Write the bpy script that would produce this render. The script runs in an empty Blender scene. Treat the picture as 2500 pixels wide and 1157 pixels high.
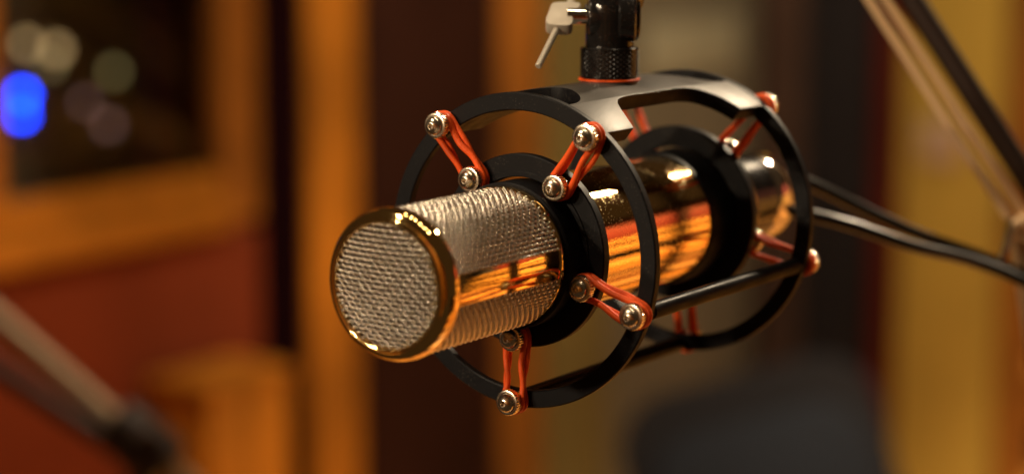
import bpy, bmesh, math, random
import numpy as np
from mathutils import Vector, Matrix

random.seed(7)
rng = np.random.default_rng(7)
R = math.radians
U = 0.058                      # outer radius of the mount's rings in metres: the mount is laid out in this unit
scene = bpy.context.scene
col = scene.collection

# ------------------------------------------------------------------ camera
CAM = Vector((7.4047, -10.8633, 2.2661)) * U
FW = Vector((-0.55822134, 0.81350107, -0.16311021)).normalized()
RT = Vector((0.82433423, 0.56609909, 0.00221479)).normalized()
UP = RT.cross(FW).normalized()
FPX = 5186.0                   # focal length in photograph pixels (2500 wide)
cd = bpy.data.cameras.new('camera')
cam = bpy.data.objects.new('camera', cd)
col.objects.link(cam)
m = Matrix((RT, UP, -FW)).transposed().to_4x4()
m.translation = CAM
cam.matrix_world = m
cd.sensor_width = 36.0
cd.lens = FPX / 2500 * 36.0
cd.clip_start = 0.05
cd.clip_end = 100
cd.dof.use_dof = True
cd.dof.focus_distance = 13.22 * U
cd.dof.aperture_fstop = 3.95
scene.camera = cam

# ------------------------------------------------------------------ world, lamps, exposure
w = bpy.data.worlds.new('World')
scene.world = w
w.use_nodes = True
wb = w.node_tree.nodes['Background']
wb.inputs[0].default_value = (0.62, 0.36, 0.17, 1)
wb.inputs[1].default_value = 0.055
scene.view_settings.view_transform = 'Standard'
scene.view_settings.look = 'None'
scene.view_settings.exposure = 0
scene.view_settings.gamma = 1
scene.cycles.sample_clamp_indirect = 5.0


def lamp(name, kind, loc, power, color, radius=0.03, target=None, size=None, spot=None, blend=0.4):
    ld = bpy.data.lights.new(name, kind)
    ld.energy = power
    ld.color = color
    o = bpy.data.objects.new(name, ld)
    o.location = loc
    if kind in ('POINT', 'SPOT'):
        ld.shadow_soft_size = radius
    if kind == 'AREA':
        ld.shape = 'RECTANGLE'
        ld.size, ld.size_y = size
    if kind == 'SPOT':
        ld.spot_size = R(spot)
        ld.spot_blend = blend
    if target is not None:
        o.rotation_euler = (Vector(target) - Vector(loc)).to_track_quat('-Z', 'Y').to_euler()
    col.objects.link(o)
    return o


WARM = (1.0, 0.78, 0.52)
AMBER = (1.0, 0.60, 0.28)
for i in range(6):             # the row of small ceiling spots whose images sit on the gold rim
    lamp('ceiling_spot', 'SPOT', (-0.42 + 0.19 * i, 0.25 - 0.05 * i, 1.45), 4.5, WARM, 0.03, (0.0, 0.03, 0.0), spot=60)
lamp('key_spot', 'SPOT', (0.12, 1.72, 1.18), 160.0, WARM, 0.06, (0.0, 0.06, 0.04), spot=24)
lamp('top_spot', 'SPOT', (-0.62, -0.75, 1.35), 52.0, WARM, 0.06, (0.0, 0.03, 0.02), spot=26)
for x_, z_ in ((-1.00, 0.62), (-0.55, 0.50)):      # two small lamps in front of the microphone head
    lamp('front_spot', 'SPOT', (x_, -1.9, z_), 60.0, WARM, 0.03, (0, -0.07, 0), spot=14)
lamp('window_wash', 'SPOT', (-0.75, 1.3, 1.35), 98.0, WARM, 0.08, (-1.80, 1.8, -0.6), spot=105)
lamp('back_wash', 'SPOT', (0.0, 2.2, 1.35), 122.0, WARM, 0.08, (-1.0, 3.7, -0.6), spot=100)
lamp('floor_wash', 'SPOT', (0.6, 1.6, 1.4), 820.0, WARM, 0.08, (0.4, 2.0, -1.3), spot=85)  # added lamp, brightens the floor mirrored in the gold body
lamp('slat_wash', 'SPOT', (2.2, 2.0, 1.3), 1650.0, WARM, 0.08, (2.5, 3.7, -0.8), spot=85)  # added lamp for the slats mirrored in the gold strip and tube
lamp('front_wall_wash', 'SPOT', (0.0, -1.6, 1.5), 80.0, WARM, 0.08, (-0.2, -2.8, -0.3), spot=110)  # added lamp, lights the unseen wall mirrored in the bezel


# ------------------------------------------------------------------ material helpers
def mat(name, base, rough=0.5, metal=0.0, var=0.0, vscale=20.0, bump=0.0, bscale=200.0, rvar=0.0, stretch=(1, 1, 1),
        emit=None, estr=0.0, coat=0.0, spec=0.5, speck=0.0, sscale=900.0, scol=(0.35, 0.30, 0.24), srough=0.6):
    mt = bpy.data.materials.new(name)
    mt.use_nodes = True
    nt = mt.node_tree
    b = nt.nodes['Principled BSDF']
    b.inputs['Base Color'].default_value = (*base, 1)
    b.inputs['Roughness'].default_value = rough
    b.inputs['Metallic'].default_value = metal
    b.inputs['Coat Weight'].default_value = coat
    b.inputs['Specular IOR Level'].default_value = spec
    if emit is not None:
        b.inputs['Emission Color'].default_value = (*emit, 1)
        b.inputs['Emission Strength'].default_value = estr
    if var or rvar or bump:
        tc = nt.nodes.new('ShaderNodeTexCoord')
        mp = nt.nodes.new('ShaderNodeMapping')
        mp.inputs['Scale'].default_value = stretch
        nt.links.new(tc.outputs['Object'], mp.inputs['Vector'])
    if var or rvar:
        n = nt.nodes.new('ShaderNodeTexNoise')
        n.inputs['Scale'].default_value = vscale
        n.inputs['Detail'].default_value = 6
        nt.links.new(mp.outputs[0], n.inputs['Vector'])
    if var:
        r = nt.nodes.new('ShaderNodeMapRange')
        r.inputs[1].default_value, r.inputs[2].default_value = 0.3, 0.7
        r.inputs[3].default_value, r.inputs[4].default_value = 1 - var, 1 + var
        nt.links.new(n.outputs['Fac'], r.inputs[0])
        mx = nt.nodes.new('ShaderNodeVectorMath')
        mx.operation = 'SCALE'
        mx.inputs[0].default_value = base
        nt.links.new(r.outputs[0], mx.inputs['Scale'])
        nt.links.new(mx.outputs[0], b.inputs['Base Color'])
    if rvar:
        r2 = nt.nodes.new('ShaderNodeMapRange')
        r2.inputs[1].default_value, r2.inputs[2].default_value = 0.35, 0.7
        r2.inputs[3].default_value, r2.inputs[4].default_value = max(0.02, rough - rvar), rough + rvar
        nt.links.new(n.outputs['Fac'], r2.inputs[0])
        nt.links.new(r2.outputs[0], b.inputs['Roughness'])
    if bump:
        n2 = nt.nodes.new('ShaderNodeTexNoise')
        n2.inputs['Scale'].default_value = bscale
        n2.inputs['Detail'].default_value = 3
        nt.links.new(mp.outputs[0], n2.inputs['Vector'])
        bp = nt.nodes.new('ShaderNodeBump')
        bp.inputs['Strength'].default_value = bump
        bp.inputs['Distance'].default_value = 0.001
        nt.links.new(n2.outputs['Fac'], bp.inputs['Height'])
        nt.links.new(bp.outputs[0], b.inputs['Normal'])
    if speck:
        tc2 = nt.nodes.new('ShaderNodeTexCoord')
        n3 = nt.nodes.new('ShaderNodeTexNoise')
        n3.inputs['Scale'].default_value = sscale
        n3.inputs['Detail'].default_value = 2
        n4 = nt.nodes.new('ShaderNodeTexNoise')
        n4.inputs['Scale'].default_value = sscale * 0.06
        nt.links.new(tc2.outputs['Object'], n3.inputs['Vector'])
        nt.links.new(tc2.outputs['Object'], n4.inputs['Vector'])
        ad = nt.nodes.new('ShaderNodeMath')
        ad.operation = 'MULTIPLY_ADD'
        ad.inputs[1].default_value = 0.45
        nt.links.new(n4.outputs['Fac'], ad.inputs[0])
        nt.links.new(n3.outputs['Fac'], ad.inputs[2])
        r3 = nt.nodes.new('ShaderNodeMapRange')
        r3.inputs[1].default_value, r3.inputs[2].default_value = 0.86, 0.98
        r3.inputs[3].default_value, r3.inputs[4].default_value = 0.0, speck
        nt.links.new(ad.outputs[0], r3.inputs[0])
        mc = nt.nodes.new('ShaderNodeMix')
        mc.data_type = 'RGBA'
        mc.inputs[7].default_value = (*scol, 1)
        nt.links.new(r3.outputs[0], mc.inputs[0])
        lk = [l for l in nt.links if l.to_socket == b.inputs['Base Color']]
        if lk:
            nt.links.new(lk[0].from_socket, mc.inputs[6])
        else:
            mc.inputs[6].default_value = (*base, 1)
        nt.links.new(mc.outputs[2], b.inputs['Base Color'])
        mr = nt.nodes.new('ShaderNodeMix')
        mr.inputs[3].default_value = srough
        nt.links.new(r3.outputs[0], mr.inputs[0])
        lk = [l for l in nt.links if l.to_socket == b.inputs['Roughness']]
        if lk:
            nt.links.new(lk[0].from_socket, mr.inputs[2])
        else:
            mr.inputs[2].default_value = rough
        nt.links.new(mr.outputs[0], b.inputs['Roughness'])
    return mt


M = {}
M['gold'] = mat('polished_gold', (1.0, 0.68, 0.26), 0.07, 1.0, rvar=0.04, vscale=60, bump=0.03, bscale=900)
M['gold_body'] = mat('dusty_gold', (1.0, 0.68, 0.27), 0.05, 1.0, rvar=0.025, vscale=90, bump=0.05, bscale=1500, speck=0.9, sscale=1500, scol=(0.8, 0.6, 0.35), srough=0.5)
M['pale_gold'] = mat('pale_gold', (0.95, 0.76, 0.50), 0.20, 1.0, rvar=0.06, vscale=100, bump=0.04, bscale=900)
M['wire'] = mat('nickel_wire', (0.86, 0.78, 0.67), 0.22, 1.0)
M['dark_shell'] = mat('dark_mesh_shell', (0.014, 0.009, 0.006), 0.8, spec=0.1)  # darkness inside the head put into the colour
M['nickel'] = mat('satin_nickel', (0.78, 0.68, 0.54), 0.24, 1.0, rvar=0.06, vscale=300, bump=0.05, bscale=1500)
M['steel'] = mat('satin_steel', (0.50, 0.45, 0.37), 0.45, 0.25, rvar=0.08, vscale=200, bump=0.06, bscale=1800)
M['knurl'] = mat('knurled_black', (0.016, 0.013, 0.012), 0.28, 0.0)
M['chrome'] = mat('chrome', (0.85, 0.80, 0.72), 0.10, 1.0, rvar=0.05, vscale=120)
M['black'] = mat('black_anodised', (0.005, 0.0045, 0.0055), 0.5, 0.0, rvar=0.06, vscale=150, bump=0.06, bscale=2200, spec=0.15, speck=0.25, sscale=1100, scol=(0.12, 0.10, 0.08))
M['blasted_lit'] = mat('blasted_black_lit', (0.062, 0.056, 0.049), 0.46, 0.0, var=0.15, vscale=60, rvar=0.05, bump=0.12, bscale=2600, spec=0.55, speck=0.3, sscale=900, scol=(0.16, 0.14, 0.11))  # black metal paled: light from above put into the colour
M['satin_black'] = mat('satin_black', (0.006, 0.0055, 0.0065), 0.40, 0.0, rvar=0.08, vscale=60, spec=0.04)
M['gloss_black'] = mat('gloss_black', (0.010, 0.009, 0.009), 0.16, 0.0, rvar=0.08, vscale=80, speck=0.35, sscale=1000, scol=(0.10, 0.08, 0.06))
M['rubber_orange'] = mat('orange_elastic', (0.88, 0.105, 0.014), 0.5, 0.0, var=0.22, vscale=110, bump=0.25, bscale=1400, spec=0.25, speck=0.25, sscale=1000, scol=(0.55, 0.20, 0.10))
M['cable'] = mat('black_cable', (0.016, 0.014, 0.013), 0.34, 0.0, rvar=0.06, vscale=60)
M['diaphragm'] = mat('gold_diaphragm', (0.85, 0.45, 0.25), 0.3, 1.0)
M['brass_tube'] = mat('satin_steel_tube', (0.78, 0.53, 0.29), 0.4, 0.25, rvar=0.05, vscale=20)
M['stand_tube'] = mat('stand_tube', (0.30, 0.20, 0.105), 0.45, 0.2)
M['dark_tube'] = mat('dark_tube', (0.03, 0.017, 0.013), 0.45, 0.2)
M['wood_orange'] = mat('orange_wood', (0.48, 0.178, 0.013), 0.45, 0, var=0.42, vscale=2.2, stretch=(2.5, 2.5, 1.6))  # broad mottling in the colour imitates uneven light
M['wood_dim'] = mat('orange_wood_dimmed', (0.25, 0.092, 0.010), 0.5, 0, var=0.42, vscale=2.2, stretch=(2.5, 2.5, 1.6))  # the orange wood darkened, weaker light put into the colour
M['floor'] = mat('floor_wood', (0.55, 0.28, 0.075), 0.35, 0, var=0.75, vscale=2.2, stretch=(7, 0.5, 1))
M['slat_wood'] = mat('slat_wood', (0.66, 0.34, 0.075), 0.5, 0, var=0.35, vscale=3, stretch=(0.5, 1, 9))
M['floor_dark'] = mat('floor_wood_dark', (0.16, 0.05, 0.012), 0.35, 0, var=0.4, vscale=2.2, stretch=(7, 0.5, 1))
M['red_panel'] = mat('red_brown_fabric', (0.20, 0.040, 0.014), 0.9, 0, var=0.15, vscale=4, spec=0.1)
M['dark_red'] = mat('dark_red_wood', (0.075, 0.010, 0.006), 0.6, 0, var=0.15, vscale=4, spec=0.1)
M['black_purple'] = mat('near_black_plum', (0.008, 0.0015, 0.003), 0.9, spec=0.03)
M['dark_brown'] = mat('dark_brown_panel', (0.030, 0.010, 0.006), 0.8, 0, var=0.3, vscale=3, spec=0.1)
M['umber'] = mat('umber_fabric', (0.060, 0.036, 0.027), 0.9, 0, var=0.3, vscale=3, spec=0.1)
M['soft_black'] = mat('soft_black_vinyl', (0.007, 0.0065, 0.0075), 0.8, spec=0.06)
M['pale_pink'] = mat('pale_pink_plastic', (0.40, 0.28, 0.19), 0.7)
M['olive'] = mat('olive_fabric', (0.150, 0.120, 0.030), 0.9, 0, var=0.15, vscale=3)
M['grey_beige'] = mat('grey_beige_fabric', (0.135, 0.122, 0.082), 0.9, 0, var=0.25, vscale=2.5)
M['charcoal'] = mat('charcoal_fabric', (0.017, 0.0155, 0.0175), 0.8, 0, var=0.2, vscale=3, spec=0.1)
M['yellow'] = mat('ochre_fabric', (0.42, 0.285, 0.042), 0.9, 0, var=0.15, vscale=3)
M['pale'] = mat('pale_paper', (0.30, 0.30, 0.21), 0.8, 0, var=0.1, vscale=6)
M['slate'] = mat('slate_blue_vinyl', (0.004, 0.0055, 0.009), 0.7, 0, var=0.2, vscale=5, spec=0.12)
M['rack'] = mat('dark_green_grey_metal', (0.10, 0.085, 0.055), 0.7, 0, var=0.6, vscale=5, spec=0.2)
M['blue_led'] = mat('blue_led', (0.0, 0.02, 0.2), 0.4, emit=(0.0, 0.045, 1.0), estr=28)
M['amber_led'] = mat('amber_lamp', (0.3, 0.2, 0.1), 0.4, emit=(1.0, 0.66, 0.28), estr=1.5)
M['dim_led'] = mat('dim_lamp', (0.3, 0.2, 0.1), 0.4, emit=(1.0, 0.80, 0.30), estr=0.6)
M['plum_led'] = mat('plum_lamp', (0.3, 0.2, 0.2), 0.4, emit=(1.0, 0.55, 0.45), estr=0.5)
g = bpy.data.materials.new('window_glass')
g.use_nodes = True
nt = g.node_tree
nt.nodes.remove(nt.nodes['Principled BSDF'])
mxs = nt.nodes.new('ShaderNodeMixShader')
tr = nt.nodes.new('ShaderNodeBsdfTransparent')
gl = nt.nodes.new('ShaderNodeBsdfGlossy')
gl.inputs['Roughness'].default_value = 0.02
fr = nt.nodes.new('ShaderNodeFresnel')
fr.inputs[0].default_value = 1.25
nt.links.new(fr.outputs[0], mxs.inputs[0])
nt.links.new(tr.outputs[0], mxs.inputs[1])
nt.links.new(gl.outputs[0], mxs.inputs[2])
nt.links.new(mxs.outputs[0], nt.nodes['Material Output'].inputs[0])
M['glass'] = g


# ------------------------------------------------------------------ object helpers
def thing(name, label, cat, loc=(0, 0, 0), group=None):
    o = bpy.data.objects.new(name, None)
    o.empty_display_size = 0.02
    col.objects.link(o)
    o.location = loc
    o['label'] = label
    o['category'] = cat
    if group:
        o['group'] = group
    return o


def tag(o, label, cat, group=None):
    o['label'] = label
    o['category'] = cat
    if group:
        o['group'] = group
    return o


def structure(o):
    o['kind'] = 'structure'
    return o


def mk(name, verts, faces, material, parent=None, smooth=True, angle=35, bevel=0.0, segs=2):
    me = bpy.data.meshes.new(name)
    me.from_pydata([tuple(v) for v in verts], [], [tuple(f) for f in faces])
    bm = bmesh.new()
    bm.from_mesh(me)
    bmesh.ops.remove_doubles(bm, verts=bm.verts, dist=1e-7)
    bmesh.ops.recalc_face_normals(bm, faces=bm.faces)
    if bevel:
        bmesh.ops.bevel(bm, geom=[e for e in bm.edges if len(e.link_faces) == 2 and e.calc_face_angle() > R(40)],
                        offset=bevel, segments=segs, profile=0.6, affect='EDGES', clamp_overlap=True)
    bm.to_mesh(me)
    bm.free()
    if smooth:
        me.shade_smooth()
        me.set_sharp_from_angle(angle=R(angle))
    return link(name, me, material, parent)


def link(name, me, material, parent=None):
    if material is not None and not me.materials:
        me.materials.append(M[material] if isinstance(material, str) else material)
    o = bpy.data.objects.new(name, me)
    col.objects.link(o)
    if parent is not None:
        o.parent = parent
        top = parent
        off = Vector((0, 0, 0))
        while top is not None:          # parts are laid out in world coordinates
            off += top.location
            top = top.parent
        o.location = -off
    return o


def lathe(profile, n=96, axis='y', centre=(0, 0, 0), closed=False, a0=0.0, a1=2 * math.pi):
    """profile: (radius, height) pairs in units of U, turned round the y or z axis"""
    full = abs(a1 - a0 - 2 * math.pi) < 1e-6
    k = len(profile)
    cnt = n if full else n + 1
    verts, faces = [], []
    for i in range(cnt):
        a = a0 + (a1 - a0) * i / n
        c, s = math.cos(a), math.sin(a)
        for r, h in profile:
            p = (r * c, h, r * s) if axis == 'y' else (r * c, r * s, h)
            verts.append(((p[0] + centre[0]) * U, (p[1] + centre[1]) * U, (p[2] + centre[2]) * U))
    for i in range(n):
        j = (i + 1) % cnt if full else i + 1
        for q in range(k if closed else k - 1):
            q2 = (q + 1) % k
            faces.append((i * k + q, i * k + q2, j * k + q2, j * k + q))
    if not full:
        faces.append(tuple(range(k)))
        faces.append(tuple(n * k + q for q in range(k))[::-1])
    return verts, faces


def tube_np(P, radius, sides=8, closed=False, ref=None):
    """sweep a circle along the points P (N,3); returns verts, faces"""
    P = np.asarray(P, float)
    n = len(P)
    if closed:
        T = np.roll(P, -1, 0) - np.roll(P, 1, 0)
    else:
        T = np.gradient(P, axis=0)
    T /= np.linalg.norm(T, axis=1)[:, None]
    if ref is None:
        ref = np.array([0.0, 0.0, 1.0]) if abs(T[0][2]) < 0.9 else np.array([1.0, 0, 0])
        nrm = np.zeros((n, 3))
        v = ref - T[0] * (ref @ T[0])
        v /= np.linalg.norm(v)
        for i in range(n):
            v = v - T[i] * (v @ T[i])
            v /= np.linalg.norm(v)
            nrm[i] = v
    else:
        ref = np.asarray(ref, float)
        nrm = ref - T * (T * ref).sum(1)[:, None]
        nrm /= np.linalg.norm(nrm, axis=1)[:, None]
    bn = np.cross(T, nrm)
    a = np.arange(sides) * 2 * np.pi / sides
    rad = np.broadcast_to(np.asarray(radius, float), (n,))
    V = P[:, None] + rad[:, None, None] * (np.cos(a)[None, :, None] * nrm[:, None] + np.sin(a)[None, :, None] * bn[:, None])
    V = V.reshape(-1, 3)
    m_ = n if closed else n - 1
    i = np.arange(m_)[:, None]
    k = np.arange(sides)[None, :]
    i2 = (i + 1) % n
    k2 = (k + 1) % sides
    F = np.stack([i * sides + k, i * sides + k2, i2 * sides + k2, i2 * sides + k], -1).reshape(-1, 4)
    faces = F.tolist()
    if not closed:
        faces.append(list(range(sides))[::-1])
        faces.append([(n - 1) * sides + q for q in range(sides)])
    return V, faces


def tube(name, P, radius, material, parent=None, sides=16, closed=False, smooth=True):
    V, F = tube_np(P, radius, sides, closed)
    return mk(name, V, F, material, parent, angle=50)


def spline(pts, n=60):
    """Catmull-Rom through the points"""
    pts = np.asarray(pts, float)
    p = np.vstack([2 * pts[0] - pts[1], pts, 2 * pts[-1] - pts[-2]])
    out = []
    seg = len(pts) - 1
    for s in range(seg):
        for t in np.linspace(0, 1, n // seg + 1)[:-1]:
            a, b, c, d = p[s], p[s + 1], p[s + 2], p[s + 3]
            out.append(0.5 * ((2 * b) + (-a + c) * t + (2 * a - 5 * b + 4 * c - d) * t ** 2 + (-a + 3 * b - 3 * c + d) * t ** 3))
    out.append(pts[-1])
    return np.array(out)


def box_v(cx, cy, cz, sx, sy, sz):
    v = [(cx + i * sx / 2, cy + j * sy / 2, cz + k * sz / 2) for i in (-1, 1) for j in (-1, 1) for k in (-1, 1)]
    f = [(0, 1, 3, 2), (4, 6, 7, 5), (0, 4, 5, 1), (2, 3, 7, 6), (0, 2, 6, 4), (1, 5, 7, 3)]
    return v, f


def box(name, lo, hi, material, parent=None, bevel=0.003):
    c = [(a + b) / 2 for a, b in zip(lo, hi)]
    s = [abs(b - a) for a, b in zip(lo, hi)]
    v, f = box_v(*c, *s)
    return mk(name, v, f, material, parent, bevel=bevel, angle=30)


def rotated(verts, mtx):
    return [mtx @ Vector(v) for v in verts]


def ray(px, py):
    return (FW * FPX + RT * (px - 1250) - UP * (py - 578.5)).normalized()


def at_depth(px, py, depth):
    d = ray(px, py)
    return CAM + d * (depth / d.dot(FW))


def on_x(px, py, x):
    d = ray(px, py)
    return CAM + d * ((x - CAM.x) / d.x)


def on_y(px, py, y):
    d = ray(px, py)
    return CAM + d * ((y - CAM.y) / d.y)


# ------------------------------------------------------------------ the room behind: floor and the two walls
FLOOR = -1.30
TOP = 1.25
XL = -1.87                     # left wall
YB = 3.70                      # back wall
fl = structure(box('floor', (-2.3, 0.2, FLOOR - 0.05), (4.6, 4.1, FLOOR - 0.014), 'dark_brown', bevel=0.0))  # out of view, added for the gold tube to reflect
xs = -2.29
for i in range(64):
    wd = random.uniform(0.05, 0.16)
    o = box('plank', (xs, 0.21, FLOOR - 0.013), (xs + wd - 0.012, 4.09, FLOOR), random.choice(['floor', 'floor', 'floor_dark', 'dark_brown', 'wood_orange']), None, bevel=0.002)
    o.parent = fl
    xs += wd
wl = structure(box('wall_left', (XL - 0.16, on_x(650, 578, XL).y, FLOOR), (XL - 0.10, YB + 0.3, TOP), 'black_purple', bevel=0.0))
wb_ = structure(box('wall_back', (XL - 0.3, YB + 0.06, FLOOR), (4.6, YB + 0.16, TOP), 'dark_brown', bevel=0.0))


wf = structure(box('wall_front', (-3.2, -2.95, FLOOR), (3.4, -2.86, TOP), 'dark_brown', bevel=0.0))  # unseen wall behind the camera, added for reflections in the gold
xs = -3.19
for i in range(26):
    wd = random.uniform(0.18, 0.34)
    o = box('board', (xs, -2.86, FLOOR + 0.002), (xs + wd - 0.02, -2.83, TOP - 0.002), random.choice(['wood_orange', 'wood_dim', 'slat_wood', 'red_panel']), None, bevel=0.004)
    o.parent = wf
    xs += wd


def y_left(px, x=XL):
    return on_x(px, 578, x).y


def x_back(px, y=YB):
    return on_y(px, 578, y).x


def left_panel(name, p0, p1, z0, z1, material, out=0.0, thick=0.05, parent=None):
    x = XL + out
    return box(name, (x - thick, y_left(p0, x) + 0.002, z0), (x, y_left(p1, x) - 0.002, z1), material, parent, bevel=0.006)


def back_panel(name, p0, p1, z0, z1, material, out=0.0, thick=0.05, parent=None):
    y = YB - out
    return box(name, (x_back(p0, y) + 0.002, y, z0), (x_back(p1, y) - 0.002, y + thick, z1), material, parent, bevel=0.006)


# control-room window in the left wall
win = thing('control_room_window', 'wood framed window with lit sill above the red brown panel', 'window', (XL, 1.7, FLOOR))
zt = on_x(560, 415, XL).z
zb = on_x(560, 548, XL).z
left_panel('stile', -330, 16, zt, TOP, 'wood_orange', 0.0, 0.05, win)
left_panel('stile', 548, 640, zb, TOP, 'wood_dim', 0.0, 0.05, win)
left_panel('rail', -330, 548, zb + 0.045, zt, 'wood_orange', -0.002, 0.05, win)
x = XL + 0.022
box('sill', (XL - 0.02, y_left(-330), zb - 0.005), (x, y_left(545), zb + 0.044), 'wood_orange', win, bevel=0.006)
left_panel('pane', 16, 548, zt, TOP, 'glass', -0.03, 0.006, win)
wp = left_panel('wainscot_panel', -330, 640, FLOOR, zb - 0.012, 'red_panel', 0.0, 0.06)
tag(wp, 'red brown fabric wall panel under the window sill', 'wall panel')

# things in the control room behind the pane
rk = thing('equipment_rack', 'dark equipment rack with blue and amber lights behind the window', 'rack', on_x(150, 350, XL - 0.9))
c = on_x(150, 350, XL - 0.9)
box('cabinet', (c.x - 0.4, c.y - 1.3, FLOOR), (c.x - 0.03, c.y + 0.42, TOP), 'rack', rk, bevel=0.005)


def led(px, py, r_, material, name='indicator_light'):
    p = on_x(px, py, XL - 0.93)
    prof = [(0.0001, 0.030), (0.6, 0.026), (0.9, 0.016), (1.0, 0.0), (1.0, -0.012), (0.0001, -0.012)]
    v, f = lathe([(a * r_ / U, b * 0.5 / U) for a, b in prof], 20, 'z')
    q = Matrix.Translation(p) @ Matrix.Rotation(R(90), 4, 'Y')
    return mk(name, rotated(v, q), f, material, rk)


led(52, 233, 0.012, 'blue_led')
led(50, 281, 0.010, 'blue_led')
led(135, 122, 0.014, 'amber_led')
led(62, 108, 0.012, 'amber_led')
led(275, 176, 0.012, 'dim_led')
led(262, 305, 0.012, 'plum_led')
led(120, 160, 0.010, 'dim_led')
led(205, 250, 0.010, 'plum_led')

a, b = on_x(400, 578, XL - 0.7), on_x(575, 578, XL - 0.7)
tag(box('hanging_panel', (XL - 0.74, a.y, FLOOR), (XL - 0.70, b.y, TOP), 'red_panel', None, bevel=0.01),
    'red brown panel seen through the window at its right side', 'panel')

# posts and panels to the right of the window
def post(name_label, p0, p1, material, out, cat='post', side='left'):
    f = left_panel if side == 'left' else back_panel
    return tag(f('wooden_post', p0, p1, FLOOR, TOP, material, out, 0.04), name_label, cat, 'upright posts along the studio walls')


dr = left_panel('doorway_shade', 648, 752, FLOOR, TOP, 'black_purple', -0.004, 0.04)  # flat strip, the shade inside the opening is put into its colour
tag(dr, 'flat near black strip painted as doorway shade between window frame and bright orange post', 'doorway')
post('bright orange wooden post just left of the microphone head', 762, 882, 'wood_orange', 0.0)
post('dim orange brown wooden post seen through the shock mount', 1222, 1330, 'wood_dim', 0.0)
pn = left_panel('wall_panel', 890, 1218, FLOOR, TOP, 'dark_brown', -0.004)
tag(pn, 'dark brown wall panel between the two orange wooden posts', 'wall panel')
pn = left_panel('wall_panel', 1334, 1492, FLOOR, TOP, 'olive', 0.0)
tag(pn, 'narrow olive wall panel behind the swivel joint', 'wall panel')
pn = left_panel('wall_panel', 1496, 1840, FLOOR, TOP, 'grey_beige', 0.0)
tag(pn, 'grey beige wall panel behind the rear ring of the mount', 'wall panel')
pn = back_panel('wall_panel', 1846, 1952, FLOOR, TOP, 'umber', 0.0)
tag(pn, 'brown wall panel at the room corner beside the charcoal panel', 'wall panel')
pn = back_panel('wall_panel', 1956, 2120, FLOOR, TOP, 'charcoal', 0.0)
tag(pn, 'charcoal wall panel left of the boom arm', 'wall panel')
post('dark red post crossed by the sloping boom arm', 2124, 2186, 'dark_red', 0.012, side='back')
pn = back_panel('wall_panel', 2190, 2440, FLOOR, TOP, 'yellow', 0.0)
tag(pn, 'ochre yellow wall panel at the right behind boom arm and cables', 'wall panel')
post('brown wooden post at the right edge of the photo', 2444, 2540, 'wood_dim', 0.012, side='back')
# unseen wall added for the gold to mirror: dark panels above, horizontal wooden slats below
xs = x_back(2545)
for wd, mt_ in [(0.35, 'dark_red'), (0.45, 'charcoal'), (0.60, 'dark_brown'), (0.55, 'charcoal'), (0.60, 'dark_red'), (0.7, 'dark_brown'), (1.2, 'dark_red'), (1.2, 'charcoal')]:
    structure(box('wall_panel', (xs, YB, -0.02), (xs + wd - 0.006, YB + 0.05, TOP), mt_, bevel=0.006))
    xs += wd
for i in range(14):
    z0 = -0.04 - 0.09 * i
    o = box('slat', (x_back(2545), YB - 0.03, z0 - random.uniform(0.022, 0.070)), (xs, YB + 0.02, z0), ['slat_wood', 'floor_dark', 'slat_wood', 'wood_dim', 'dark_brown', 'slat_wood', 'slat_wood'][i % 7], None, bevel=0.006)
    o.parent = wb_

# pale sheet on the grey panel, pale plate on the yellow panel
a, b = on_x(1580, 60, XL + 0.012), on_x(1800, 170, XL + 0.012)
tag(box('paper_sheet', (XL + 0.002, a.y, b.z), (XL + 0.014, b.y, a.z), 'pale', bevel=0.001),
    'pale paper sheet on the grey wall panel, right of the swivel', 'paper')
a, b = on_y(2255, 290, YB), on_y(2345, 400, YB)
tag(box('wall_plate', (a.x, YB - 0.014, b.z), (b.x, YB - 0.001, a.z), 'pale_pink', bevel=0.003),
    'small pale wall plate on the ochre panel left of the boom arm', 'wall plate')

# wooden box low in front of the doorway
ya, yb = on_x(500, 980, XL + 0.14).y, on_x(708, 980, XL + 0.14).y
zt_ = on_x(640, 905, XL + 0.14).z
bxn = thing('wooden_box', 'orange wooden box with lit top below the dark doorway', 'box', (XL + 0.10, (ya + yb) / 2, FLOOR))
x0, x1 = XL + 0.014, XL + 0.15
for nm, lo, hi in (('lid', (x0, ya, zt_ - 0.02), (x1, yb, zt_)), ('front_board', (x1 - 0.025, ya + 0.008, FLOOR + 0.001), (x1 - 0.005, yb - 0.008, zt_ - 0.022)),
                   ('side_board', (x0, ya + 0.008, FLOOR + 0.001), (x1 - 0.027, ya + 0.026, zt_ - 0.022)),
                   ('side_board', (x0, yb - 0.026, FLOOR + 0.001), (x1 - 0.027, yb - 0.008, zt_ - 0.022))):
    box(nm, lo, hi, 'wood_orange', bxn, bevel=0.004)

# dark upholstered chair low at the right
CD = 3.5
p = at_depth(1790, 1100, CD)
ch = thing('studio_chair', 'dark chair with slate cushion and black rim, low behind the mount', 'chair', (p.x, p.y, FLOOR))


def rounded_slab(w_, h_, t_, rad, z0, n=10):
    pts = [(-w_ / 2, z0), (w_ / 2, z0)]
    pts += [(w_ / 2 - rad + rad * math.cos(a_), z0 + h_ - rad + rad * math.sin(a_)) for a_ in np.linspace(0, math.pi / 2, n)]
    pts += [(-w_ / 2 + rad + rad * math.cos(a_), z0 + h_ - rad + rad * math.sin(a_)) for a_ in np.linspace(math.pi / 2, math.pi, n)]
    k = len(pts)
    v = [(x_, -t_ / 2, z_) for x_, z_ in pts] + [(x_, t_ / 2, z_) for x_, z_ in pts]
    f = [tuple(range(k)), tuple(range(k, 2 * k))[::-1]] + [(i, (i + 1) % k, k + (i + 1) % k, k + i) for i in range(k)]
    return v, f


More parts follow.
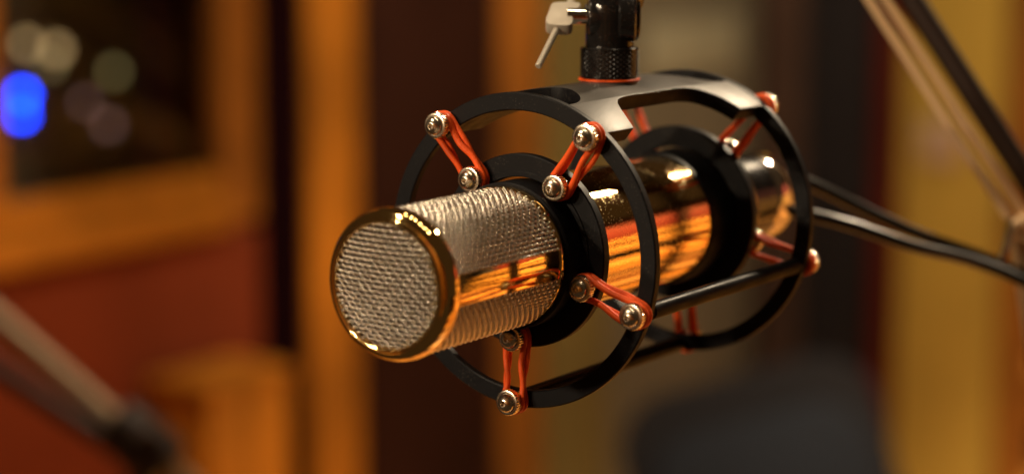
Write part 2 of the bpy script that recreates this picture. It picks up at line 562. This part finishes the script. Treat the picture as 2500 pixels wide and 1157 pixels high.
zc = at_depth(1800, 905, CD).z
fwd = math.atan2(RT.y, RT.x)
rotm = Matrix.Translation((p.x, p.y, zc)) @ Matrix.Rotation(fwd, 4, 'Z') @ Matrix.Rotation(R(-15), 4, 'Y') @ Matrix.Rotation(R(-12), 4, 'X')
v, f = rounded_slab(0.43, 0.42, 0.04, 0.10, -0.42)
mk('back_frame', rotated(v, rotm), f, 'soft_black', ch, bevel=0.012, segs=3)
v, f = rounded_slab(0.36, 0.31, 0.03, 0.08, -0.385)
mk('cushion', rotated([(a_, b_ - 0.03, c_) for a_, b_, c_ in v], rotm), f, 'slate', ch, bevel=0.012, segs=3)
v, f = box_v(0, 0.22, -0.46, 0.43, 0.44, 0.07)
mk('seat', rotated(v, rotm), f, 'charcoal', ch, bevel=0.02, segs=3)
for sx in (-1, 1):
    for sy in (0.05, 0.40):
        q0 = rotm @ Vector((sx * 0.17, sy, -0.48))
        tube('leg', [q0, Vector((q0.x, q0.y, FLOOR + 0.001))], 0.013, 'gloss_black', ch, 10)

# blurred stand boom at the lower left
st = thing('stand_boom', 'blurred microphone stand boom sloping down at lower left', 'stand', at_depth(340, 1085, 1.9))
tube('boom_tube', [at_depth(-260, 560, 1.95), at_depth(295, 1040, 1.9)], 0.0105, 'stand_tube', st, 20)
tube('counter_tube', [at_depth(-260, 735, 2.05), at_depth(300, 1100, 1.95)], 0.010, 'dark_tube', st, 16)
A_, B_ = at_depth(275, 1020, 1.9), at_depth(420, 1145, 1.9)
tube('clutch', [A_, A_.lerp(B_, .06), A_.lerp(B_, .5), A_.lerp(B_, .94), B_], [0.018, 0.025, 0.028, 0.025, 0.018], 'dark_tube', st, 20)
tube('clutch_knob', [at_depth(352, 1085, 1.86), at_depth(360, 1095, 1.83)], [0.016, 0.014], 'dark_tube', st, 16)
tube('boom_end', [B_, at_depth(480, 1200, 1.9)], 0.0105, 'stand_tube', st, 16)
tube('upright', [at_depth(350, 1150, 1.93), Vector((*at_depth(350, 1150, 1.93).xy, FLOOR + 0.001))], 0.014, 'dark_tube', st, 16)

# ------------------------------------------------------------------ the shock mount
L = 2.12
T = 0.112
RW = 0.062
mount = thing('shock_mount', 'black ring shock mount with orange elastic bands holding the gold microphone', 'shock mount', (0, L / 2 * U, -1.0 * U))


def ring_profile(r0, r1, y0, y1, c=0.008):
    return [(r1 - c, y0), (r1, y0 + c), (r1, y1 - c), (r1 - c, y1), (r0 + c, y1), (r0, y1 - c), (r0, y0 + c), (r0 + c, y0)]


v, f = lathe(ring_profile(1 - T, 1, 0, RW), 160, closed=True)
mk('outer_ring', v, f, 'black', mount, angle=30)
v, f = lathe(ring_profile(1 - T, 1, L - RW, L), 160, closed=True)
mk('outer_ring', v, f, 'black', mount, angle=30)


def interp(x_, xs_, ys_):
    return float(np.interp(x_, xs_, ys_))


# bridge: curved plate with four legs, cut away front, rear and at both sides
SIDE_T = [52.0, 54.1, 57.0, 59.8, 62.5, 65.2, 67.3, 68.9, 69.9, 70.6]
SIDE_Y = [0.366, 0.384, 0.408, 0.436, 0.466, 0.503, 0.543, 0.588, 0.645, 0.74]
FRONT_T = [70.6, 71.0, 71.8, 73.0, 74.5, 76.5, 79.5, 83.0, 86.5, 90.0]
FRONT_Y = [0.055, 0.150, 0.205, 0.250, 0.290, 0.330, 0.378, 0.420, 0.450, 0.462]
ths = sorted(set([round(t, 3) for t in SIDE_T + FRONT_T] + [round(t, 3) for t in np.linspace(70.6, 90, 12)]))
vid, vv, ff = {}, [], []


def bv(th, y, r_):
    key = (round(th, 3), round(y, 4), r_)
    if key not in vid:
        vid[key] = len(vv)
        a_ = R(th)
        vv.append((r_ * math.cos(a_) * U, y * U, r_ * math.sin(a_) * U))
    return vid[key]


RO, RI = 0.9975, 1 - T + 0.004


def gfront(t):
    return interp(t, FRONT_T, FRONT_Y)


def fside(t):
    return interp(t, SIDE_T, SIDE_Y)


def quad(t0, t1, a0, b0, a1, b1):
    ff.append((bv(t0, a0, RO), bv(t0, b0, RO), bv(t1, b1, RO), bv(t1, a1, RO)))
    ff.append((bv(t0, a0, RI), bv(t1, a1, RI), bv(t1, b1, RI), bv(t0, b0, RI)))


def wall(t0, y0, t1, y1):
    ff.append((bv(t0, y0, RO), bv(t1, y1, RO), bv(t1, y1, RI), bv(t0, y0, RI)))


YA = 0.74
for mir in (False, True):
    mt2 = (lambda t: 180 - t) if mir else (lambda t: t)
    for t0, t1 in zip(ths[:-1], ths[1:]):
        m0, m1 = mt2(t0), mt2(t1)
        if t1 <= 70.6 + 1e-6:
            for flip in (False, True):
                fy = (lambda y: L - y) if flip else (lambda y: y)
                quad(m0, m1, fy(0.055), fy(fside(t0)), fy(0.055), fy(fside(t1)))
                wall(m0, fy(fside(t0)), m1, fy(fside(t1)))
                wall(m0, fy(0.055), m1, fy(0.055))
                if t0 == ths[0]:
                    wall(m0, fy(0.055), m0, fy(fside(t0)))
        else:
            g0, g1 = gfront(t0), gfront(t1)
            quad(m0, m1, g0, YA, g1, YA)
            quad(m0, m1, YA, L - YA, YA, L - YA)
            quad(m0, m1, L - YA, L - g0, L - YA, L - g1)
            wall(m0, g0, m1, g1)
            wall(m0, L - g0, m1, L - g1)
    wall(mt2(70.6), YA, mt2(70.6), L - YA)
bo = mk('bridge', vv, ff, 'blasted_lit', mount, angle=30, bevel=0.0004, segs=2)
bo.data.materials.append(M['black'])            # one black metal: outer face coloured as lit, edges and inside as shaded
for pl in bo.data.polygons:
    rad = Vector((pl.center.x, 0, pl.center.z)).normalized()
    if pl.normal.dot(rad) < 0.5:
        pl.material_index = 1

ANG = [126, 54, -18, -90, -162]
for a in ANG[2:]:
    cx, cz = 0.949 * math.cos(R(a)), 0.949 * math.sin(R(a))
    prof = [(0.0001, 0.05), (0.048, 0.05), (0.048, 0.085), (0.055, 0.095), (0.055, L - 0.095), (0.048, L - 0.085), (0.048, L - 0.05), (0.0001, L - 0.05)]
    v, f = lathe(prof, 24, centre=(cx, 0, cz))
    mk('rod', v, f, 'satin_black', mount, angle=30)

IR = 0.614
for y0, y1 in ((0.03, 0.10), (1.955, 2.03)):
    v, f = lathe(ring_profile(0.468, IR, y0, y1, 0.008), 128, closed=True)
    mk('inner_ring', v, f, 'black', mount, angle=30)
    y2 = y0 - 0.006 if y0 < 1 else y1 + 0.006
    yy0, yy1 = (y0 - 0.008, y0 + 0.01) if y0 < 1 else (y1 - 0.01, y1 + 0.008)
    v, f = lathe(ring_profile(0.470, 0.505, yy0, yy1, 0.004), 128, closed=True)
    mk('clamp_lip', v, f, 'black', mount, angle=30)

# screw: spool, knurled washer, domed head with socket (y runs outwards from the ring face, here towards -y)
def finish(name, v, f):
    me = bpy.data.meshes.new(name)
    me.from_pydata([tuple(q) for q in v], [], f)
    bm = bmesh.new()
    bm.from_mesh(me)
    bmesh.ops.remove_doubles(bm, verts=bm.verts, dist=1e-8)
    bmesh.ops.recalc_face_normals(bm, faces=bm.faces)
    bm.to_mesh(me)
    bm.free()
    me.shade_smooth()
    me.set_sharp_from_angle(angle=R(32))
    me.materials.append(M['nickel'])
    return me


def screw_meshes():
    prof = [(0.0001, 0.0), (0.052, 0.0), (0.052, -0.077), (0.0605, -0.0775), (0.0605, -0.130)]
    prof += [(0.0605 * math.cos(R(t)), -0.130 - 0.046 * math.sin(R(t))) for t in (5, 18, 31, 44, 57, 66, 71)]
    prof += [(0.0175, -0.1730), (0.0165, -0.150), (0.0001, -0.148)]
    head = finish('screw', *lathe(prof, 36))
    v, f = [], []
    N = 120
    rows = [(0.062, -0.078), (0.0815, -0.078), (0.0835, -0.084), (0.0835, -0.120), (0.079, -0.127), (0.071, -0.130), (0.062, -0.129)]
    k = len(rows)
    for i in range(N):
        a_ = 2 * math.pi * i / N
        for q, (r_, h_) in enumerate(rows):
            if 1 <= q <= 3 and (i // 2) % 2:
                r_ -= 0.0045
            v.append((r_ * math.cos(a_) * U, h_ * U, r_ * math.sin(a_) * U))
    for i in range(N):
        j = (i + 1) % N
        for q in range(k):
            f.append((i * k + q, i * k + (q + 1) % k, j * k + (q + 1) % k, j * k + q))
    return head, finish('knurled_washer', v, f)


SM, WM = screw_meshes()
OFF = -Vector(mount.location)


def put_screw(r_, a_, y, back):
    o = bpy.data.objects.new('screw', SM)
    col.objects.link(o)
    o.parent = mount
    o.location = Vector((r_ * math.cos(R(a_)) * U, y * U, r_ * math.sin(R(a_)) * U)) + OFF
    o.rotation_euler = (Matrix.Rotation(math.pi if back else 0, 3, 'Z') @ Matrix.Rotation(random.uniform(0, 6.28), 3, 'Y')).to_euler()
    w_ = bpy.data.objects.new('knurled_washer', WM)
    col.objects.link(w_)
    w_.parent = o
    return o


def band(P0, P1, y0, y1, r0, r1, phase, tw, wob=(0.0, 0.0), cr=0.0195):
    """closed elastic cord round the two spools at P0 and P1 (2-D points in x,z)"""
    P0, P1 = np.array(P0), np.array(P1)
    d = P1 - P0
    D = np.linalg.norm(d)
    d /= D
    nrm = np.array([-d[1], d[0]])
    pts = []
    ns = 22
    for s, sg in ((0, 1), (1, -1)):
        for t in np.linspace(0.0, 1.0, ns)[1:-1]:
            tt = t if sg == 1 else 1 - t
            rr = r0 + (r1 - r0) * tt
            w_ = math.sin(math.pi * tt)
            tau = phase * math.pi + tw * math.pi * (tt - 0.5) * w_ * 2
            side = nrm * sg * (rr - 0.012 * w_ + 0.8 * cr * w_ * math.cos(tau + 1.2 * sg) + wob[0] * w_ * sg + wob[1] * math.sin(2 * math.pi * tt))
            yy = (y0 + (y1 - y0) * tt) + cr * 1.03 * ((1 - w_) * math.cos(phase * math.pi) + w_ * math.cos(tau))
            q = P0 + d * D * tt + side
            pts.append((q[0], yy, q[1]))
        # arc round the end
        ce, rr, yy = (P1, r1, y1) if s == 0 else (P0, r0, y0)
        for t in np.linspace(90, -90, 15):
            dirv = (d if s == 0 else -d) * math.cos(R(t)) + nrm * sg * math.sin(R(t))
            q = ce + dirv * rr
            pts.append((q[0], yy + cr * 1.03 * math.cos(phase * math.pi), q[1]))
    P = np.array(pts) * U
    for _ in range(2):
        P = 0.25 * np.roll(P, 1, 0) + 0.5 * P + 0.25 * np.roll(P, -1, 0)
    return tube_np(P, cr * U, 10, closed=True, ref=(0.0, 1.0, 0.0))


twists = [0.95, 0.35, -0.55, 0.8, 0.4]
for end in (0, 1):
    for k, a in enumerate(ANG):
        ao = a
        if end == 0:
            yo, yi = 0.0, 0.03
            put_screw(0.949, ao, yo, False)
            put_screw(0.542, ao, yi, False)
            by0, by1 = yo - 0.040, yi - 0.040
        else:
            yo, yi = L, 2.03
            put_screw(0.949, ao, yo, True)
            put_screw(0.542, ao, yi, True)
            by0, by1 = yo + 0.040, yi + 0.040
        P0 = (0.949 * math.cos(R(ao)), 0.949 * math.sin(R(ao)))
        P1 = (0.542 * math.cos(R(ao)), 0.542 * math.sin(R(ao)))
        for ph in (0, 1):
            wob = (random.uniform(-0.008, 0.012), random.uniform(-0.010, 0.010))
            v, f = band(P0, P1, by0, by1, 0.0725, 0.0725, ph, (twists[k] + random.uniform(-0.15, 0.15)) * (1 if end == 0 else -0.6), wob, random.uniform(0.0185, 0.0205))
            mk('elastic_band', v, f, 'rubber_orange', mount, angle=180)

# ------------------------------------------------------------------ the microphone
MZ = -0.012
mic = thing('microphone', 'polished gold studio microphone with silver mesh head lying in the shock mount', 'microphone', (0, 0.4 * U, (MZ - 0.45) * U))


def mlathe(name, prof, material, n=128, closed=False, angle=35):
    v, f = lathe([(r_, y_) for r_, y_ in prof], n, centre=(0, 0, MZ), closed=closed)
    return mk(name, v, f, material, mic, angle=angle)


# bezel round the front mesh
bz = [(0.366, -1.352), (0.369, -1.366), (0.376, -1.374), (0.386, -1.375), (0.393, -1.368), (0.398, -1.358), (0.404, -1.356),
      (0.416, -1.352), (0.430, -1.341), (0.441, -1.325), (0.449, -1.303), (0.452, -1.282), (0.4515, -1.262), (0.448, -1.246),
      (0.443, -1.238), (0.436, -1.234), (0.420, -1.232), (0.400, -1.232), (0.372, -1.30)]
mlathe('bezel', bz, 'gold', closed=True, angle=50)

# woven wire
PITCH = 0.0272
WA, AA = 0.0098, 0.0122          # wires along the axis: fat, standing proud
WC, AC = 0.0048, 0.0050          # wires across


def weave(paths, sides=5):
    Vs, Fs, off = [], [], 0
    for P, ref, wr in paths:
        V, F = tube_np(np.asarray(P) * U, wr * U, sides, False, ref)
        Vs.append(V)
        Fs += [[q + off for q in f_] for f_ in F]
        off += len(V)
    return np.vstack(Vs), Fs


def wire_object(name, paths):
    V, F = weave(paths)
    me = bpy.data.meshes.new(name)
    me.from_pydata(V.tolist(), [], F)
    me.shade_smooth()
    return link(name, me, 'wire', mic)


GR = 0.424
Y0, Y1 = -1.245, -0.165
for half in (0, 1):
    base = math.pi * half
    p0, p1 = base + R(11.0), base + R(169.0)
    dphi = PITCH / GR
    na = int((p1 - p0) / dphi)
    ny = int((Y1 - Y0) / PITCH)
    phis = p0 + (np.arange(na) + 0.5) * (p1 - p0) / na
    ys = Y0 + (np.arange(ny) + 0.5) * (Y1 - Y0) / ny
    paths = []
    ts = np.linspace(-0.5, ny - 0.5, ny * 4 + 1)
    for i, ph in enumerate(phis):
        jit = np.interp(ts, np.arange(-1, ny + 1), 1 + 0.07 * rng.standard_normal(ny + 2))
        rr = GR + AA * jit * np.cos(np.pi * (ts + i))
        ph = ph + 0.02 * dphi * rng.standard_normal()
        yy = Y0 + (ts + 0.5) * (Y1 - Y0) / ny
        paths.append((np.stack([rr * math.cos(ph), yy, rr * math.sin(ph) + MZ], -1), None, WA))
    ts = np.linspace(-0.5, na - 0.5, na * 4 + 1)
    for j, y in enumerate(ys):
        rr = GR - 0.007 - AC * np.cos(np.pi * (ts + j))
        ph = p0 + (ts + 0.5) * (p1 - p0) / na
        paths.append((np.stack([rr * np.cos(ph), np.full_like(ts, y), rr * np.sin(ph) + MZ], -1), (0.0, 1.0, 0.0), WC))
    wire_object('side_mesh', paths)

# front mesh, slightly domed
FR = 0.372
PITCH = 0.0295
AA, WA, WC, AC = 0.0130, 0.0090, 0.0046, 0.0060
nf = int(FR / PITCH)
paths = []


def dome_y(x_, z_):
    return -1.395 + 0.055 * (x_ * x_ + z_ * z_) / FR ** 2


for ax in (0, 1):
    for i in range(-nf, nf + 1):
        c_ = i * PITCH
        if abs(c_) >= FR - 0.01:
            continue
        h_ = math.sqrt(FR * FR - c_ * c_)
        n_ = max(4, int(2 * h_ / PITCH * 4))
        s_ = np.linspace(-h_, h_, n_)
        xx, zz = (s_, np.full_like(s_, c_)) if ax == 0 else (np.full_like(s_, c_), s_)
        jit = np.interp(s_, np.arange(-nf - 1, nf + 2) * PITCH, 1 + 0.12 * rng.standard_normal(2 * nf + 3))
        wv = jit * np.cos(np.pi * (s_ / PITCH + i)) * (AA if ax == 0 else -AC)
        yy = dome_y(xx, zz) + wv + (0.0 if ax == 0 else 0.008)
        paths.append((np.stack([xx, yy, zz + MZ], -1), (0.0, 1.0, 0.0), WA if ax == 0 else WC))
wire_object('front_mesh', paths)

# gold strips at the two sides and the collar behind the mesh
for half in (0, 1):
    b_ = math.pi * half
    a0, a1 = b_ - R(12.3), b_ + R(12.3)
    v, f = lathe([(0.416, -1.245), (0.437, -1.245), (0.437, -0.150), (0.416, -0.150)], 24, centre=(0, 0, MZ), closed=True, a0=a0, a1=a1)
    mk('side_strip', v, f, 'gold', mic, angle=30, bevel=0.0002)
mlathe('collar', [(0.412, -0.165), (0.412, -0.186), (0.420, -0.190), (0.436, -0.188), (0.444, -0.180), (0.446, -0.165), (0.444, -0.148), (0.436, -0.140), (0.412, -0.138)],
       'gold', closed=True)
mlathe('front_shoulder', [(0.05, -0.135), (0.455, -0.135), (0.464, -0.125), (0.464, 0.108), (0.455, 0.118), (0.05, 0.118)], 'black')
mlathe('body_tube', [(0.06, 0.112), (0.440, 0.112), (0.446, 0.118), (0.446, 1.672), (0.440, 1.678), (0.06, 1.678)], 'gold_body', angle=30)
mlathe('rear_shoulder', [(0.06, 1.672), (0.449, 1.672), (0.456, 1.680), (0.464, 1.80), (0.466, 1.90), (0.466, 2.10), (0.455, 2.11), (0.06, 2.11)], 'black')
mlathe('tail_cap', [(0.06, 2.10), (0.452, 2.10), (0.463, 2.115), (0.469, 2.17), (0.468, 2.25), (0.455, 2.33), (0.430, 2.39), (0.395, 2.425), (0.350, 2.44), (0.06, 2.445)],
       'pale_gold', angle=40)
mlathe('tail_neck', [(0.05, 2.43), (0.345, 2.43), (0.345, 2.86), (0.335, 2.87), (0.05, 2.87)], 'gloss_black')
mlathe('connector', [(0.05, 2.865), (0.325, 2.865), (0.338, 2.885), (0.340, 3.12), (0.325, 3.15), (0.05, 3.155)], 'chrome')
# opaque dark shell added behind the wire to keep its gaps dark
mlathe('mesh_dark_shell', [(0.0001, -1.372), (0.12, -1.367), (0.24, -1.351), (0.355, -1.325), (0.372, -1.30), (0.400, -1.235), (0.403, -1.22), (0.403, -0.15), (0.0001, -0.15)], 'dark_shell')

# ------------------------------------------------------------------ swivel joint above the bridge
SY = L / 2
swv = thing('stand_swivel', 'gloss black swivel joint with knurled nut and silver lever above the mount', 'swivel', (0, SY * U, 1.0 * U))
v, f = lathe([(0.06, 1.000), (0.200, 1.000), (0.204, 1.003), (0.204, 1.011), (0.200, 1.014), (0.06, 1.014)], 64, 'z', (0, SY, 0), closed=True)
mk('gasket', v, f, 'rubber_orange', swv, angle=50)
# flat boss that the gasket sits on
v, f = lathe([(0.0001, 0.93), (0.196, 0.93), (0.196, 1.0005), (0.0001, 1.0005)], 64, 'z', (0, SY, 0))
mk('boss', v, f, 'blasted_lit', mount, angle=30)
N, Rw = 104, 24
kz0, kz1, kr = 1.024, 1.208, 0.1955
v, f = [], []
for j in range(Rw + 1):
    z_ = kz0 + (kz1 - kz0) * j / Rw
    for i in range(N):
        a_ = 2 * math.pi * i / N
        d1 = abs(((i + j) % 4) - 2) / 2.0
        d2 = abs(((i - j) % 4) - 2) / 2.0
        r_ = kr - 0.014 * max(d1, d2)
        v.append((r_ * math.cos(a_) * U, (SY + r_ * math.sin(a_)) * U, z_ * U))
for j in range(Rw):
    for i in range(N):
        i2 = (i + 1) % N
        f.append((j * N + i, j * N + i2, (j + 1) * N + i2, (j + 1) * N + i))
mk('knurled_nut', v, f, 'knurl', swv, angle=15)
v, f = lathe([(0.05, 1.0145), (0.188, 1.0145), (0.1935, 1.020), (0.1935, 1.026), (0.187, 1.03), (0.187, 1.202), (0.1935, 1.204), (0.194, 1.212), (0.186, 1.221), (0.165, 1.222), (0.05, 1.222)],
             96, 'z', (0, SY, 0))
mk('nut_core', v, f, 'gloss_black', swv, angle=30)
v, f = lathe([(0.0001, 1.215), (0.158, 1.215), (0.160, 1.225), (0.160, 1.34), (0.166, 1.40), (0.172, 1.46), (0.165, 1.50), (0.0001, 1.50)], 64, 'z', (0, SY, 0))
mk('neck', v, f, 'gloss_black', swv, angle=35)
DPT = (Vector((0, SY * U, 1.4 * U)) - CAM).dot(FW)
ax_l = -(RT - Vector((0, 0, RT.z))).normalized()        # hinge axis, pointing to the left of the picture
hc = at_depth(1497, 42, DPT)


def tube_at(name, p0, p1, rad, material, parent, sides=32):
    return tube(name, [p0, p1], rad, material, parent, sides)


def turned(name, origin, direction, prof, material, parent, n=48, angle=35):
    """profile (radius, distance) in units of U, turned round a free axis"""
    v_, f_ = lathe(prof, n, 'z')
    q_ = Vector(direction).normalized().to_track_quat('Z', 'Y').to_matrix().to_4x4()
    q_.translation = origin
    return mk(name, rotated(v_, q_), f_, material, parent, angle=angle)


turned('hinge_lug', hc, ax_l, [(0.0001, -0.175), (0.13, -0.175), (0.150, -0.165), (0.158, -0.145), (0.158, 0.135), (0.150, 0.155), (0.13, 0.165), (0.0001, 0.165)],
       'gloss_black', swv)
turned('hinge_cheek', hc - ax_l * 0.085 * U - FW * 0.06 * U, ax_l, [(0.0001, -0.06), (0.15, -0.06), (0.172, -0.045), (0.172, 0.045), (0.15, 0.06), (0.0001, 0.06)], 'gloss_black', swv)
up_dir = Vector((0.10, 0.10, 1.0)).normalized()
turned('yoke', hc + Vector((0, 0, 0.03 * U)) + RT * 0.02 * U, up_dir, [(0.0001, 0.0), (0.13, 0.0), (0.165, 0.06), (0.175, 0.16), (0.175, 0.75), (0.16, 0.78), (0.0001, 0.78)], 'gloss_black', swv)
turned('hinge_screw', hc - ax_l * 0.10 * U - FW * 0.17 * U + Vector((0, 0, 0.0)), -FW + Vector((0, 0, 0.2)),
       [(0.0001, 0.0), (0.032, 0.0), (0.032, 0.02), (0.026, 0.032), (0.012, 0.038), (0.0001, 0.038)], 'nickel', swv, 24)
sc0 = at_depth(1440, 41, DPT - 0.02 * U)
turned('clamp_screw', sc0, ax_l, [(0.0001, 0.0), (0.062, 0.0), (0.062, 0.015), (0.055, 0.02), (0.055, 0.15), (0.0001, 0.15)], 'chrome', swv)
turned('clamp_washer', sc0 + ax_l * (-0.01) * U, ax_l, [(0.0001, 0.0), (0.085, 0.0), (0.09, 0.006), (0.09, 0.022), (0.085, 0.028), (0.0001, 0.028)], 'gloss_black', swv)
# lever head: rounded block with its flat face turned up to the camera
nrm = (-FW * 0.62 + Vector((0, 0, 1)) * 0.78).normalized()
hx = (-ax_l - nrm * (-ax_l).dot(nrm)).normalized()
hy = nrm.cross(hx).normalized()
outline_px = [(1352, 5), (1400, 4), (1419, 8), (1414, 17), (1402, 27), (1398, 42), (1399, 53), (1392, 62), (1366, 62), (1340, 60), (1332, 53), (1333, 42), (1341, 24), (1345, 12)]
hcen = at_depth(1372, 36, DPT - 0.06 * U)
out2 = []
for px, py in outline_px:
    d_ = ray(px, py)
    t_ = (hcen - CAM).dot(nrm) / d_.dot(nrm)
    q_ = CAM + d_ * t_ - hcen
    out2.append((q_.dot(hx), q_.dot(hy)))
# smooth the outline once
o2 = []
for i in range(len(out2)):
    a_, b_ = Vector(out2[i]), Vector(out2[(i + 1) % len(out2)])
    o2 += [a_.lerp(b_, 0.25), a_.lerp(b_, 0.75)]
k = len(o2)
th_ = 0.085 * U
v = [hcen + hx * q.x + hy * q.y for q in o2] + [hcen + hx * q.x + hy * q.y - nrm * th_ for q in o2]
f = [tuple(range(k)), tuple(range(k, 2 * k))[::-1]] + [(i, (i + 1) % k, k + (i + 1) % k, k + i) for i in range(k)]
mk('lever_head', v, f, 'steel', swv, angle=40, bevel=0.0004)
bq = hcen - nrm * 0.042 * U


def on_bar_plane(px, py):
    d_ = ray(px, py)
    return CAM + d_ * ((bq - CAM).dot(nrm) / d_.dot(nrm))


b0, b1 = on_bar_plane(1314, 163), on_bar_plane(1401, -12)
turned('lever_bar', b0, b1 - b0, [(0.0001, 0.0), (0.016, 0.0), (0.022, 0.006), (0.022, (b1 - b0).length / U - 0.006), (0.016, (b1 - b0).length / U), (0.0001, (b1 - b0).length / U)],
       'steel', swv, 20)

# ------------------------------------------------------------------ cables and boom arm at the right
def dep(y):
    return (Vector((0, y * U, 0)) - CAM).dot(FW)


d0 = dep(3.1)
pts = [Vector((0.05 * U, 3.05 * U, 0.06 * U)), at_depth(1905, 428, d0 + 0.012), at_depth(1985, 452, d0 + 0.02), at_depth(2090, 502, d0 + 0.03), at_depth(2230, 567, d0 + 0.04),
       at_depth(2400, 628, d0 + 0.05), at_depth(2520, 684, d0 + 0.06), at_depth(2700, 800, d0 + 0.07)]
tag(tube('cable', spline(pts, 90), 0.0028, 'cable', None, 16), 'upper black cable curving from microphone tail to lower right', 'cable', 'cables behind the microphone')
pts = [Vector((0.08 * U, 3.05 * U, -0.16 * U)), at_depth(1900, 512, d0 - 0.006), at_depth(1985, 526, d0 - 0.004), at_depth(2090, 554, d0), at_depth(2230, 602, d0 + 0.01),
       at_depth(2380, 640, d0 + 0.03), at_depth(2520, 700, d0 + 0.04), at_depth(2700, 825, d0 + 0.05)]
tag(tube('cable', spline(pts, 90), 0.0028, 'cable', None, 16), 'lower black cable curving from microphone tail, under the other', 'cable', 'cables behind the microphone')

DA = 0.98
arm = thing('boom_arm', 'sloping boom arm of parallel tan and dark tubes at upper right', 'boom arm', at_depth(2480, 560, DA))
tube('lit_tube', [at_depth(2000, -190, DA), at_depth(2462, 532, DA)], 0.0021, 'brass_tube', arm, 16)
tube('lit_tube', [at_depth(2040, -190, DA + .004), at_depth(2505, 532, DA + .004)], 0.0021, 'brass_tube', arm, 16)
tube('dark_tube', [at_depth(2105, -190, DA + .012), at_depth(2600, 582, DA + .012)], 0.0056, 'dark_tube', arm, 20)
A_, B_ = at_depth(2464, 532, DA), at_depth(2520, 600, DA)
turned('joint_plate', at_depth(2500, 560, DA), (-FW), [(0.0001, -0.09), (0.10, -0.09), (0.115, -0.07), (0.115, 0.07), (0.10, 0.09), (0.0001, 0.09)], 'brass_tube', arm, 32)
turned('joint_bolt', at_depth(2484, 548, DA - 0.006), (-FW), [(0.0001, 0.0), (0.05, 0.0), (0.05, 0.02), (0.03, 0.04), (0.0001, 0.045)], 'brass_tube', arm, 20)
tube('cable_tie', spline([at_depth(2466, 535, DA - .003), at_depth(2462, 570, DA - .003), at_depth(2455, 605, DA - .006), at_depth(2440, 648, DA - 0.012)], 20), 0.0016, 'dark_tube', arm, 10)
tube('lower_arm', [at_depth(2500, 560, DA + .004), at_depth(2560, 1000, DA + .02)], 0.007, 'brass_tube', arm, 16)
